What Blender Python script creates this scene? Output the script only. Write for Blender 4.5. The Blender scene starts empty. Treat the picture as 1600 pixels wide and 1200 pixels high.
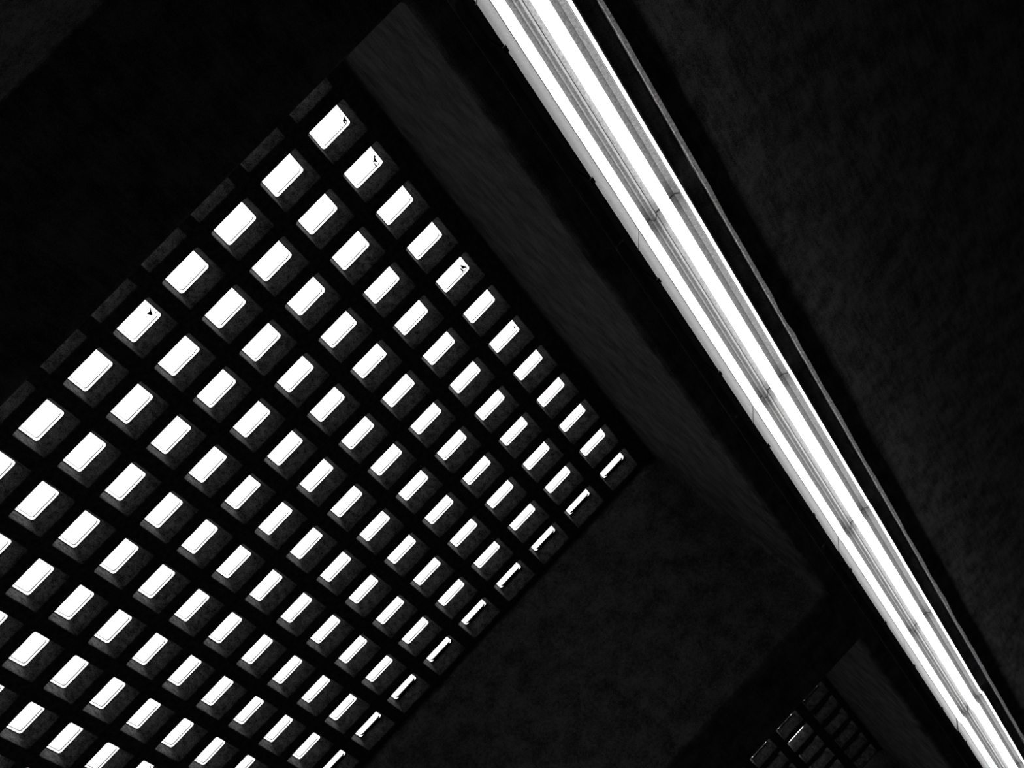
import bpy, bmesh, math, random
from mathutils import Matrix, Vector
random.seed(7)
C = bpy.context.scene.collection

# ---------------------------------------------------------------- camera
S = 0.26                      # metres per survey unit
Z0 = 24.93                    # floor level lies this many units under the skylight soffit
D = 4.983                     # depth of the coffers (units)
def W(x, y, z): return Vector((x*S, y*S, (z+Z0)*S))

R = Matrix(((0.4291, -0.6877, -0.5856), (0.4961, 0.7212, -0.4834), (0.7548, -0.0831, 0.6507)))
cam_d = bpy.data.cameras.new('camera')
cam_d.sensor_width = 36.0
cam_d.lens = 56.25
cam_d.clip_start = 0.05
cam = bpy.data.objects.new('camera', cam_d)
C.objects.link(cam)
rx, ry, rz = Vector(R[0]).normalized(), -Vector(R[1]), -Vector(R[2]).normalized()
ry = rz.cross(rx).normalized()
m = Matrix((rx, ry, rz)).transposed().to_4x4()
m.translation = W(-14.61481, 3.26548, -18.77801)
cam.matrix_world = m
bpy.context.scene.camera = cam

# ---------------------------------------------------------------- world (overcast sky above the roof)
world = bpy.data.worlds.new('sky')
bpy.context.scene.world = world
world.use_nodes = True
bg = world.node_tree.nodes['Background']
bg.inputs[0].default_value = (1, 1, 1, 1)
wn, wl_ = world.node_tree.nodes, world.node_tree.links
wtc = wn.new('ShaderNodeTexCoord')
wdot = wn.new('ShaderNodeVectorMath'); wdot.operation = 'DOT_PRODUCT'
wdot.inputs[1].default_value = Vector((0.55, -0.60, 0.58)).normalized()
wl_.new(wtc.outputs['Generated'], wdot.inputs[0])
wmr = wn.new('ShaderNodeMapRange')        # overcast sky, brighter towards one side
wmr.inputs['From Min'].default_value = 0.42; wmr.inputs['From Max'].default_value = 1.0
wmr.inputs['To Min'].default_value = 0.25; wmr.inputs['To Max'].default_value = 5.0
wl_.new(wdot.outputs['Value'], wmr.inputs['Value'])
wl_.new(wmr.outputs[0], bg.inputs[1])
TUBE = 9.0                    # fluorescent tube radiance

sc = bpy.context.scene
sc.view_settings.view_transform = 'Standard'
sc.view_settings.look = 'None'
sc.view_settings.gamma = 1
sc.view_settings.exposure = 0.0
sc.view_settings.use_curve_mapping = False

# ---------------------------------------------------------------- materials
def nodes(name):
    mt = bpy.data.materials.new(name)
    mt.use_nodes = True
    nt = mt.node_tree
    return mt, nt, nt.nodes['Principled BSDF']

def grey(v): return (v, v, v, 1)

def concrete(name, lo, hi, rough=0.9, scale=9.0, streak=True, bump=0.25, fine=220.0, rot=0.0):
    mt, nt, p = nodes(name)
    N, L = nt.nodes, nt.links
    tc = N.new('ShaderNodeTexCoord')
    mp = N.new('ShaderNodeMapping')
    mp.inputs['Rotation'].default_value = (0, 0, rot)
    mp.inputs['Scale'].default_value = (1, 1, 1)
    L.new(tc.outputs['Object'], mp.inputs[0])
    n1 = N.new('ShaderNodeTexNoise'); n1.inputs['Scale'].default_value = scale; n1.inputs['Detail'].default_value = 6
    n1.inputs['Roughness'].default_value = 0.65
    n2 = N.new('ShaderNodeTexNoise'); n2.inputs['Scale'].default_value = fine; n2.inputs['Detail'].default_value = 3
    L.new(mp.outputs[0], n1.inputs['Vector'])
    L.new(mp.outputs[0], n2.inputs['Vector'])
    mix = N.new('ShaderNodeMath'); mix.operation = 'MULTIPLY_ADD'
    mix.inputs[1].default_value = 0.55
    L.new(n2.outputs['Fac'], mix.inputs[0])
    half = N.new('ShaderNodeMath'); half.operation = 'MULTIPLY'; half.inputs[1].default_value = 0.45
    L.new(n1.outputs['Fac'], half.inputs[0])
    L.new(half.outputs[0], mix.inputs[2])
    last = mix.outputs[0]
    if streak:
        mp2 = N.new('ShaderNodeMapping')
        mp2.inputs['Scale'].default_value = (9.0, 60.0, 60.0)
        mp2.inputs['Rotation'].default_value = (0, 0.5, 0)
        L.new(tc.outputs['Object'], mp2.inputs[0])
        n3 = N.new('ShaderNodeTexNoise'); n3.inputs['Scale'].default_value = 1.0; n3.inputs['Detail'].default_value = 4
        L.new(mp2.outputs[0], n3.inputs['Vector'])
        ad = N.new('ShaderNodeMath'); ad.operation = 'MULTIPLY_ADD'; ad.inputs[1].default_value = 0.22
        sub = N.new('ShaderNodeMath'); sub.operation = 'SUBTRACT'; sub.inputs[1].default_value = 0.11
        L.new(n3.outputs['Fac'], ad.inputs[0]); L.new(last, ad.inputs[2]); L.new(ad.outputs[0], sub.inputs[0])
        last = sub.outputs[0]
    cr = N.new('ShaderNodeValToRGB')
    cr.color_ramp.elements[0].position = 0.40; cr.color_ramp.elements[0].color = grey(lo)
    cr.color_ramp.elements[1].position = 0.61; cr.color_ramp.elements[1].color = grey(hi)
    L.new(last, cr.inputs[0])
    L.new(cr.outputs[0], p.inputs['Base Color'])
    p.inputs['Roughness'].default_value = rough
    p.inputs['Specular IOR Level'].default_value = 0.1
    b = N.new('ShaderNodeBump'); b.inputs['Strength'].default_value = bump; b.inputs['Distance'].default_value = 0.006
    L.new(last, b.inputs['Height']); L.new(b.outputs[0], p.inputs['Normal'])
    return mt

def plain(name, v, rough=0.6, metal=0.0, spec=0.3, noise=0.0, nscale=60.0):
    mt, nt, p = nodes(name)
    p.inputs['Base Color'].default_value = grey(v)
    p.inputs['Roughness'].default_value = rough
    p.inputs['Metallic'].default_value = metal
    p.inputs['Specular IOR Level'].default_value = spec
    if noise:
        N, L = nt.nodes, nt.links
        tc = N.new('ShaderNodeTexCoord')
        n = N.new('ShaderNodeTexNoise'); n.inputs['Scale'].default_value = nscale; n.inputs['Detail'].default_value = 5
        cr = N.new('ShaderNodeValToRGB')
        cr.color_ramp.elements[0].position = 0.3; cr.color_ramp.elements[0].color = grey(v*(1-noise))
        cr.color_ramp.elements[1].position = 0.7; cr.color_ramp.elements[1].color = grey(min(1, v*(1+noise)))
        L.new(tc.outputs['Object'], n.inputs['Vector']); L.new(n.outputs['Fac'], cr.inputs[0])
        L.new(cr.outputs[0], p.inputs['Base Color'])
    return mt

M = {}
M['beam'] = concrete('board_marked_concrete', 0.03, 0.20, fine=300.0, bump=0.45)
M['soffit'] = concrete('soffit_concrete', 0.05, 0.14, streak=False)
M['grille'] = concrete('grille_concrete', 0.015, 0.20, streak=False, scale=38, fine=240)
M['floor'] = concrete('floor_terrazzo', 0.08, 0.14, streak=False)
M['wall'] = concrete('wall_concrete', 0.05, 0.10, streak=False)
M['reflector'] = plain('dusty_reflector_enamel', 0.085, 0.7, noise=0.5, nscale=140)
def joint_darkening(mt, length, reach, floor_v):
    # enamel gets darker towards both ends of each luminaire, broken up by noise
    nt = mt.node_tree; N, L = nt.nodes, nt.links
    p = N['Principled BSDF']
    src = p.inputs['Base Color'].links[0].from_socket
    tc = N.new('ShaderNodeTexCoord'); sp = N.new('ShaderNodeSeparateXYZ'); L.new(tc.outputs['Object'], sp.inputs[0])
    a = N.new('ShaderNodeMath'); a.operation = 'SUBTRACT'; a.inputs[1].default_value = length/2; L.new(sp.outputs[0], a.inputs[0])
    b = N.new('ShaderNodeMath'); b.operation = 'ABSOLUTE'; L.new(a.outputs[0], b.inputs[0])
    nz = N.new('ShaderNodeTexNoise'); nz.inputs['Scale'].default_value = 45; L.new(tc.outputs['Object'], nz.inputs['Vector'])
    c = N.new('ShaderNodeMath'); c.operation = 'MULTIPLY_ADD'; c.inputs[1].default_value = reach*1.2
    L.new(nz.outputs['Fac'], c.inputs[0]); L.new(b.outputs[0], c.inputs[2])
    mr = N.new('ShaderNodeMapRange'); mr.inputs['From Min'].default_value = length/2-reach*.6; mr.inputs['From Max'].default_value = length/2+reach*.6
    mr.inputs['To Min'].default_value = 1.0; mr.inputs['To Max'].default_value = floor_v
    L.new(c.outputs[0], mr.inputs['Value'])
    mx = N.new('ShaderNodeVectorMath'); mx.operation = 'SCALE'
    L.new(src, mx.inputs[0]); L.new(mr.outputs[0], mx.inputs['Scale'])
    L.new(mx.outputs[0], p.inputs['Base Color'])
joint_darkening(M['reflector'], 4.75*S, 0.10, 0.25)
M['wing'] = plain('dusty_wing', 0.05, 0.7, noise=0.4, nscale=160)
M['housing'] = plain('dark_steel', 0.03, 0.6, noise=0.4)
M['rail'] = plain('worn_steel_rail', 0.12, 0.5, noise=0.6, nscale=30)
M['lip'] = plain('painted_steel_angle', 0.7, 0.7, noise=0.6, nscale=90)
M['cap'] = plain('tube_end_cap', 0.35, 0.5)
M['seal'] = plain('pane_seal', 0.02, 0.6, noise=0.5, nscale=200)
M['debris'] = plain('dirt', 0.008, 0.9)

mt, nt, p = nodes('fluorescent_glow')
p.inputs['Base Color'].default_value = grey(0.8)
p.inputs['Emission Color'].default_value = grey(1)
p.inputs['Emission Strength'].default_value = TUBE
M['tube'] = mt

def glass(name, v, clear):
    mt = bpy.data.materials.new(name); mt.use_nodes = True
    nt = mt.node_tree
    for n in list(nt.nodes):
        if n.type != 'OUTPUT_MATERIAL': nt.nodes.remove(n)
    tr = nt.nodes.new('ShaderNodeBsdfTranslucent'); tr.inputs[0].default_value = grey(v)
    tp = nt.nodes.new('ShaderNodeBsdfTransparent'); tp.inputs[0].default_value = grey(v)
    mx = nt.nodes.new('ShaderNodeMixShader'); mx.inputs[0].default_value = clear
    nt.links.new(tr.outputs[0], mx.inputs[1]); nt.links.new(tp.outputs[0], mx.inputs[2])
    nt.links.new(mx.outputs[0], nt.nodes['Material Output'].inputs['Surface'])
    return mt
M['glass'] = glass('hazy_glass', 0.9, 0.72)
M['low_trans'] = glass('low_trans_glass', 0.22, 0.0)  # lower transmission, for the first pane row of the second skylight

# ---------------------------------------------------------------- helpers
def empty(name, base):
    o = bpy.data.objects.new(name, None); C.objects.link(o)
    o.location = W(*base); o.empty_display_size = 0.1
    return o

def mesh(name, verts, faces, mat, parent=None, base=(0, 0, 0), smooth=False):
    """verts in survey units relative to base."""
    me = bpy.data.meshes.new(name)
    me.from_pydata([(v[0]*S, v[1]*S, v[2]*S) for v in verts], [], faces)
    bm = bmesh.new(); bm.from_mesh(me)
    bmesh.ops.recalc_face_normals(bm, faces=bm.faces)
    bm.to_mesh(me); bm.free()
    me.materials.append(M[mat])
    if smooth:
        for f in me.polygons: f.use_smooth = True
    o = bpy.data.objects.new(name, me); C.objects.link(o)
    if parent: o.parent = parent
    else: o.location = W(*base)
    return o

def tag(o, label, cat, group=None):
    o['label'] = label; o['category'] = cat
    if group: o['group'] = group
    return o

def box(v, f, x0, x1, y0, y1, z0, z1):
    b = len(v)
    v += [(x0, y0, z0), (x1, y0, z0), (x1, y1, z0), (x0, y1, z0), (x0, y0, z1), (x1, y0, z1), (x1, y1, z1), (x0, y1, z1)]
    f += [(b, b+3, b+2, b+1), (b+4, b+5, b+6, b+7), (b, b+1, b+5, b+4), (b+1, b+2, b+6, b+5), (b+2, b+3, b+7, b+6), (b+3, b, b+4, b+7)]

def struct_box(name, x0, x1, y0, y1, z0, z1, mat, bevel=0.0):
    v, f = [], []
    box(v, f, 0, x1-x0, 0, y1-y0, 0, z1-z0)
    o = mesh(name, v, f, mat, base=(x0, y0, z0))
    if bevel:
        b = o.modifiers.new('bevel', 'BEVEL'); b.width = bevel*S; b.segments = 3
    o['kind'] = 'structure'
    return o

def rrect(x0, x1, y0, y1, z, r, n=4):
    """rounded rectangle loop, n+1 vertices per corner, counter-clockwise from the low-x low-y corner."""
    out = []
    for cx, cy, a0 in ((x0+r, y0+r, 180), (x1-r, y0+r, 270), (x1-r, y1-r, 0), (x0+r, y1-r, 90)):
        for k in range(n+1):
            a = math.radians(a0 + 90*k/n)
            out.append((cx+r*math.cos(a), cy+r*math.sin(a), z))
    return out

def bridge(f, a, b, n):
    for k in range(n):
        f.append((a+k, a+(k+1) % n, b+(k+1) % n, b+k))

# ---------------------------------------------------------------- room shell
YS = -0.33                    # coffer side wall (lamp side)
YF = 16.1                     # coffer side wall, far side
TOP = 0.287
XA0, XA1 = -4.2, 11.85        # coffer with the big skylight
XB0, XB1 = 14.08, 30.12       # next coffer
XZ0, XZ1 = -22.7, -6.65       # previous coffer
XL, XR, YL, YR = -26.0, 44.0, -24.0, 34.0
def ceiling_plate():
    xs = [XL, XZ0, XZ1, XA0, XA1, XB0, XB1, XR]; ys = [YL, YS, YF, YR]
    holes = {(1, 1), (3, 1), (5, 1)}
    v, f, idx = [], [], {}
    def vi(i, j, k):
        if (i, j, k) not in idx:
            idx[(i, j, k)] = len(v); v.append((xs[i], ys[j], (-D, TOP)[k]))
        return idx[(i, j, k)]
    solid = lambda i, j: 0 <= i < 7 and 0 <= j < 3 and (i, j) not in holes
    for i in range(7):
        for j in range(3):
            if not solid(i, j): continue
            for k in (0, 1): f.append((vi(i, j, k), vi(i+1, j, k), vi(i+1, j+1, k), vi(i, j+1, k)))
            for di, dj, p, q in ((-1, 0, (i, j), (i, j+1)), (1, 0, (i+1, j), (i+1, j+1)), (0, -1, (i, j), (i+1, j)), (0, 1, (i, j+1), (i+1, j+1))):
                if not solid(i+di, j+dj): f.append((vi(*p, 0), vi(*q, 0), vi(*q, 1), vi(*p, 1)))
    o = mesh('ceiling', v, f, 'beam')
    b = o.modifiers.new('bevel', 'BEVEL'); b.width = 0.09*S; b.segments = 4; b.limit_method = 'ANGLE'
    o['kind'] = 'structure'
ceiling_plate()
struct_box('floor', XL, XR, YL, YR, -Z0-0.8, -Z0, 'floor')
struct_box('wall_left', XL-1, XL, YL, YR, -Z0, TOP, 'wall')
struct_box('wall_right', XR, XR+1, YL, YR, -Z0, TOP, 'wall')
struct_box('wall_front', XL-1, XR+1, YL-1, YL, -Z0, TOP, 'wall')
struct_box('wall_back', XL-1, XR+1, YR, YR+1, -Z0, TOP, 'wall')

# ---------------------------------------------------------------- skylights
PX = 1.0; P = 1.0118; WA = 0.7234; WB = 0.7407; H = 0.283
PX0, PX1, PY0, PY1 = 0.075, 0.635, 0.069, 0.6815
HT = H + 0.004                 # top of the grille slab
NX = NY = 16

def grille_mesh(parent, gx, gy, xa, xb, ya, yb):
    """slab with tapered openings; local units relative to the parent, cell (i,j) opening starts at gx+i*P, gy+j*P."""
    v, f = [], []
    n = 20
    xs = [xa] + [gx+i*PX-(PX-WA)/2 for i in range(1, NX)] + [xb]
    ys = [ya] + [gy+j*P-(P-WB)/2 for j in range(1, NY)] + [yb]
    for i in range(NX):
        for j in range(NY):
            ox, oy = gx+i*PX, gy+j*P
            tx0, tx1, ty0, ty1 = xs[i], xs[i+1], ys[j], ys[j+1]
            jit = [random.uniform(-.006, .006) for _ in range(4)]
            loops = [rrect(ox+jit[0], ox+WA+jit[1], oy+jit[2], oy+WB+jit[3], 0.012, 0.035),
                     rrect(ox+PX0, ox+PX1, oy+PY0, oy+PY1, H, 0.075),
                     rrect(ox+PX0, ox+PX1, oy+PY0, oy+PY1, HT, 0.075)]
            rim = rrect(ox+jit[0]-.012, ox+WA+jit[1]+.012, oy+jit[2]-.012, oy+WB+jit[3]+.012, 0.0, 0.045)
            b0 = len(v); v += rim
            b1 = len(v); v += loops[0]
            b2 = len(v); v += loops[1]
            b3 = len(v); v += loops[2]
            bridge(f, b0, b1, n); bridge(f, b1, b2, n); bridge(f, b2, b3, n)
            for zz, bb in ((0.0, b0), (HT, b3)):
                c = len(v)
                v += [(tx0, ty0, zz), (tx1, ty0, zz), (tx1, ty1, zz), (tx0, ty1, zz)]
                for q in range(4):
                    s = bb+q*5
                    for k in range(4): f.append((c+q, s+k, s+k+1))
                    nx = bb+((q+1) % 4)*5
                    f.append((c+q, s+4, nx, c+(q+1) % 4))
    # outer sides
    c = len(v)
    v += [(xa, ya, 0), (xb, ya, 0), (xb, yb, 0), (xa, yb, 0), (xa, ya, HT), (xb, ya, HT), (xb, yb, HT), (xa, yb, HT)]
    f += [(c, c+1, c+5, c+4), (c+1, c+2, c+6, c+5), (c+2, c+3, c+7, c+6), (c+3, c, c+4, c+7)]
    return mesh('grille', v, f, 'grille', parent)

def add_pane(v, f, ox, oy, e=0.003):
    """one pane: flange, recessed lens and top, solid."""
    n = 20
    L = [rrect(PX0+e, PX1-e, PY0+e, PY1-e, H, 0.072),
         rrect(PX0+.05, PX1-.05, PY0+.05, PY1-.05, H, 0.045),
         rrect(PX0+.055, PX1-.055, PY0+.055, PY1-.055, H+.02, 0.04)]
    bs = []
    for l in L:
        bs.append(len(v)); v += [(ox+a, oy+b, z) for a, b, z in l]
    bridge(f, bs[0], bs[1], n); bridge(f, bs[1], bs[2], n)
    f.append(tuple(range(bs[2], bs[2]+n)))

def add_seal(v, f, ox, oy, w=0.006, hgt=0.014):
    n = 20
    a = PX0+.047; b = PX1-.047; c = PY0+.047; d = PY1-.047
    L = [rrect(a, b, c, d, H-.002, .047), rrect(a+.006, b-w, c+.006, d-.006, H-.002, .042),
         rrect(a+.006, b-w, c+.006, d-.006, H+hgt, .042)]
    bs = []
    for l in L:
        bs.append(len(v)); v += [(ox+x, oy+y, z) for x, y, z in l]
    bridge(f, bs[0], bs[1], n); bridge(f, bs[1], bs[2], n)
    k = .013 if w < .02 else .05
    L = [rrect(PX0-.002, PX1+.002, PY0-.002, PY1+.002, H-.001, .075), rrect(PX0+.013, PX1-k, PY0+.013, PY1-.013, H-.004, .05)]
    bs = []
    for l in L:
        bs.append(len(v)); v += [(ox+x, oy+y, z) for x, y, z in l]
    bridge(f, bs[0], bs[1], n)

def flat_bits(quads, z):
    v, f = [], []
    for q in quads:
        b = len(v)
        v += [(x, y, z) for x, y in q] + [(x, y, z-.006) for x, y in q]
        k = len(q)
        f.append(tuple(range(b, b+k))); f.append(tuple(range(b+k, b+2*k)))
        for s in range(k): f.append((b+s, b+(s+1) % k, b+k+(s+1) % k, b+k+s))
    return v, f

pane_v, pane_f = [], []; add_pane(pane_v, pane_f, 0, 0)
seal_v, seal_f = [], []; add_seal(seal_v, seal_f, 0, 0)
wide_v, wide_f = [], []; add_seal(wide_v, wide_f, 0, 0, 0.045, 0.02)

def linked(name, src, parent, x, y, z=0.0):
    o = src.copy(); o.name = name
    o.parent = parent; o.location = (x*S, y*S, z*S)
    C.objects.link(o)
    return o

RI = R
def project(x, y, z):
    dx, dy, dz = x+14.61481, y-3.26548, z+18.77801
    c = [RI[k][0]*dx+RI[k][1]*dy+RI[k][2]*dz for k in range(3)]
    return 2500*c[0]/c[2]+800, 2500*c[1]/c[2]+600, c[2]

def skylight(label, gx, gy, xa, xb, ci, keep, rest='glass', thick=False):
    root = empty('skylight', (xa, YS, 0))
    tag(root, label, 'skylight', None)
    lx, ly = gx-xa, gy-YS
    grille_mesh(root, lx, ly, 0.0, xb-xa, 0.0, YF-YS)
    proto = pseal = wseal = None
    sv, sf, qv, qf, dv, df = [], [], [], [], [], []
    for i in range(NX):
        for j in range(NY):
            x, y = lx+i*PX, ly+j*P
            if (i, j) not in keep:
                add_pane(*((dv, df) if rest == 'low_trans' and j == 0 else (sv, sf)), x, y); add_seal(qv, qf, x, y, *((.03, .015) if thick or (ci == 1 and i == 15) else (.006, .014))); continue
            if proto is None:
                proto = mesh('pane', pane_v, pane_f, 'glass', root); proto.location = (x*S, y*S, 0)
                o = proto
            else:
                o = linked('pane', proto, root, x, y)
            wide = keep[(i, j)]
            if wide is None: pass
            elif wide:
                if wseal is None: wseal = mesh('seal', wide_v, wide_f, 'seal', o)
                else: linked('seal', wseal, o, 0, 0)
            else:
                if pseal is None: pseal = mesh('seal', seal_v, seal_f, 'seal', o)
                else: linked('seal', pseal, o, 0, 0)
            bits = CRACKS.get((ci, i, j))
            if bits:
                bv, bf = flat_bits(bits, H-.004)
                mesh('dirt_patch', bv, bf, 'debris', o)
    so = mesh('pane', sv, sf, 'glass', root); so['kind'] = 'stuff'
    if dv: so = mesh('pane', dv, df, rest, root); so['kind'] = 'stuff'
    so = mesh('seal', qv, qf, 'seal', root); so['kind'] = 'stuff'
    return root

def tri(cx, cy, pts, s=1.35): return [(cx+a*s, cy+b*s) for a, b in pts]
CRACKS = {
    (1, 4, 0): [tri(.50, .115, [(-.05, -.014), (.05, .0), (.0, .032)]), tri(.52, .15, [(-.05, -.006), (.04, .0), (.0, .018)])],
    (1, 5, 0): [tri(.47, .155, [(-.06, -.02), (.05, .0), (.0, .03)]), tri(.50, .205, [(-.07, -.01), (.05, -.006), (.05, .012)]),
                tri(.41, .14, [(-.03, -.004), (.02, -.02), (.01, .01)])],
    (1, 8, 0): [tri(.48, .14, [(-.06, .03), (.05, -.03), (.02, .035)]), tri(.49, .21, [(-.07, .0), (.04, -.02), (.05, .01)]),
                tri(.43, .15, [(-.03, .02), (.03, -.012), (.0, .02)])],
    (1, 10, 0): [tri(.46, .13, [(-.02, -.006), (.03, -.006), (.0, .014)]), tri(.49, .19, [(-.02, -.006), (.03, -.002), (.0, .012)])],
    (1, 4, 4): [tri(.43, .14, [(-.06, -.03), (.06, .03), (-.02, .06), (-.01, .02)]), tri(.50, .11, [(-.02, -.01), (.03, .01), (.0, .012)])],
}
keepA = {}
for i in range(NX):
    for j in range(NY):
        u, v_, c_ = project(-4.0+i*PX+.3, j*P+.35, H)
        if i >= 4 and -40 < u < 1640 and v_ < 1225:
            keepA[(i, j)] = (i == 15)
# the 100 that show largest stay single parts
if len(keepA) > 100:
    area = sorted(keepA, key=lambda k: -1.0/(project(-4.0+k[0]*PX+.3, k[1]*P+.35, H)[2]**2)*max(.02, .635-.283*(k[0]*PX+10.6)/19.06))
    wide = {k: keepA[k] for k in area[:100]}
    keepA = wide
skylight('large concrete skylight with rows of glowing white panes, filling the left half', -4.0, 0.0, XA0, XA1, 1, keepA)
keepB = {(11, 1): None}
skylight('dark second skylight at bottom edge, mostly unlit cells with one thin bright sliver', 14.40, -0.17, XB0, XB1, 2, keepB, 'low_trans', True)
skylight('skylight beyond the top left corner of the photo, hidden above its pale concrete end wall', -22.5, 0.0, XZ0, XZ1, 0, {})

# ---------------------------------------------------------------- luminaires
YC = 3.26548; ZD = 18.77801 - D            # camera line and its height under the ceiling
def yp(yapp, dz):                          # physical y at height dz for an edge seen at yapp on the ceiling plane
    return YC - (YC-yapp)*(ZD+dz)/ZD
LEN = 4.75
GAP = 0.03

def strip_mesh(name, prof, x0, x1, mat, parent, closed=False):
    v = [(x0, a, b) for a, b in prof] + [(x1, a, b) for a, b in prof]
    n = len(prof); f = []
    for k in range(n if closed else n-1):
        f.append((k, (k+1) % n, n+(k+1) % n, n+k))
    if closed:
        f.append(tuple(range(n))); f.append(tuple(range(n, 2*n)))
    return mesh(name, v, f, mat, parent)

def tube_mesh(name, y, z, r, x0, x1, mat, parent, seg=20):
    v, f = [], []
    prof = [(x0, r*.85), (x0+.02, r), (x1-.02, r), (x1, r*.85)]
    for x, rr in prof:
        for k in range(seg):
            a = 2*math.pi*k/seg
            v.append((x, y+rr*math.cos(a), z+rr*math.sin(a)))
    for q in range(3): bridge(f, q*seg, (q+1)*seg, seg)
    f.append(tuple(range(seg))); f.append(tuple(range(3*seg, 4*seg)))
    return mesh(name, v, f, mat, parent, smooth=False)

YB = -1.5                                  # luminaire centre line
def make_luminaire():
    root = empty('luminaire', (0, YB, -D))
    a, b = GAP/2, LEN-GAP/2
    y = lambda ya, dz: yp(ya, dz)-YB
    # dark steel housing: back, outer sides with returned rims
    t = .02
    hp = [(y(-.955, -.31), 0.0), (y(-.955, -.31), -.31), (y(-.955, -.31)-t, -.31), (y(-.955, -.31)-t, -.05),
          (y(-1.975, -.155)+t, -.05), (y(-1.975, -.155)+t, -.155), (y(-1.975, -.155), -.155), (y(-1.975, -.155), 0.0)]
    strip_mesh('housing', hp, a, b, 'housing', root, closed=True)
    # reflector wings and tray
    wl = [(y(-.955, -.31)-t-.001, -.308), (y(-1.12, -.09), -.09), (y(-1.12, -.07), -.07), (y(-.955, -.31)-t-.001, -.27)]
    strip_mesh('reflector_wing', wl, a, b, 'wing', root, closed=True)
    tr_ = [(y(-1.13, -.09), -.09), (y(-1.335, -.09), -.09), (y(-1.335, -.07), -.07), (y(-1.13, -.07), -.07)]
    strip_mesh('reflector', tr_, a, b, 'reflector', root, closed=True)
    # central spine between the tubes
    sp = [(y(-1.34, -.06), -.06), (y(-1.34, -.12), -.12), (y(-1.365, -.17), -.17), (y(-1.41, -.17), -.17), (y(-1.44, -.12), -.12), (y(-1.44, -.06), -.06)]
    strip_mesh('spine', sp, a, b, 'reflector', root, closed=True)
    tr2 = [(y(-1.45, -.09), -.09), (y(-1.80, -.09), -.09), (y(-1.80, -.07), -.07), (y(-1.45, -.07), -.07)]
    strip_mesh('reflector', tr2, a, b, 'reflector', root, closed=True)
    wr = [(y(-1.805, -.09), -.09), (y(-1.888, -.15), -.15), (y(-1.893, -.13), -.13), (y(-1.81, -.07), -.07)]
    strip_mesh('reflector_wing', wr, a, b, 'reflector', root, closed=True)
    for ya, dz, r in ((-1.20, -.21, .064), (-1.62, -.22, .088), (-1.928, -.12, .021)):
        tb = tube_mesh('fluorescent_tube', y(ya, dz), dz, r, .012, LEN-.012, 'tube', root)
    # clips on the coffer-side rim
    for cx in (.98, 3.46):
        v, f = [], []
        box(v, f, cx-.04-.25, cx+.06-.25, y(-.955, -.31)-.035, y(-.955, -.31)+.02, -.325, -.311)
        box(v, f, cx-.04-.25, cx+.06-.25, y(-.955, -.31)+.002, y(-.955, -.31)+.02, -.311, -.03)
        mesh('clip', v, f, 'housing', root)
    return root

def copy_tree(o, parent=None):
    c = o.copy(); C.objects.link(c)
    if parent: c.parent = parent
    for ch in [k for k in ALL if k.parent == o]: copy_tree(ch, c)
    return c

lum = make_luminaire()
ALL = list(bpy.data.objects)
GR = 'fluorescent luminaires in the long ceiling strip'
labels = ['luminaire of the bright strip just outside the top edge of the photo',
          'topmost luminaire of the bright diagonal strip, cut by the top edge of the photo',
          'second luminaire from the top of the bright diagonal strip, ending at the first joint',
          'luminaire between the first and second thin joints of the bright strip',
          'luminaire of the bright strip beside the lower corner of the large lit skylight',
          'luminaire of the bright strip beside the concrete beam between the two skylights',
          'second luminaire from the bottom right end of the bright strip, above its darkest joint',
          'bottommost luminaire of the bright strip, running out at bottom right corner']
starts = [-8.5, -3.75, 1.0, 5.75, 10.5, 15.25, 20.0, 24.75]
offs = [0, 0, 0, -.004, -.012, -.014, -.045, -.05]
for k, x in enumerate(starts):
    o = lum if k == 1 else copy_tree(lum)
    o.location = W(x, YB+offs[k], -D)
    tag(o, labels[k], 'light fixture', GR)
# added unseen strip beyond the coffers, put in to light their side wall
for k, x in enumerate(starts):
    o = copy_tree(lum)
    o.location = W(x, YS+YF-YB, -D)
    tag(o, 'added unseen luminaire along the far side of the skylights, lighting the coffer side wall', 'light fixture', 'added luminaires of the far strip')

# steel angle beyond the strip and thin rail on the coffer side
def ragged(name, ya0, ya1, h, x0, x1, mat, amp):
    v, f = [], []
    n = 180
    for k in range(n+1):
        x = x0+(x1-x0)*k/n
        e = random.uniform(-amp, amp)*(1 if random.random() < .25 else .2)
        y0, y1 = ya0, ya1+e
        v += [(x, y0, -D), (x, y0, -D-h), (x, y1, -D-h), (x, y1, -D)]
    for k in range(n):
        a = 4*k; b = a+4
        for q in range(4): f.append((a+q, a+(q+1) % 4, b+(q+1) % 4, b+q))
    f.append((0, 1, 2, 3)); f.append((4*n, 4*n+1, 4*n+2, 4*n+3))
    o = mesh(name, v, f, mat, base=(0, 0, 0)); o['kind'] = 'structure'
    return o
ragged('trim_1', yp(-2.225, -.05), yp(-2.28, -.05), .10, XL+1, XR-1, 'lip', .02)
ragged('trim_2', -0.715, -0.745, .03, XL+1, XR-1, 'rail', .015)
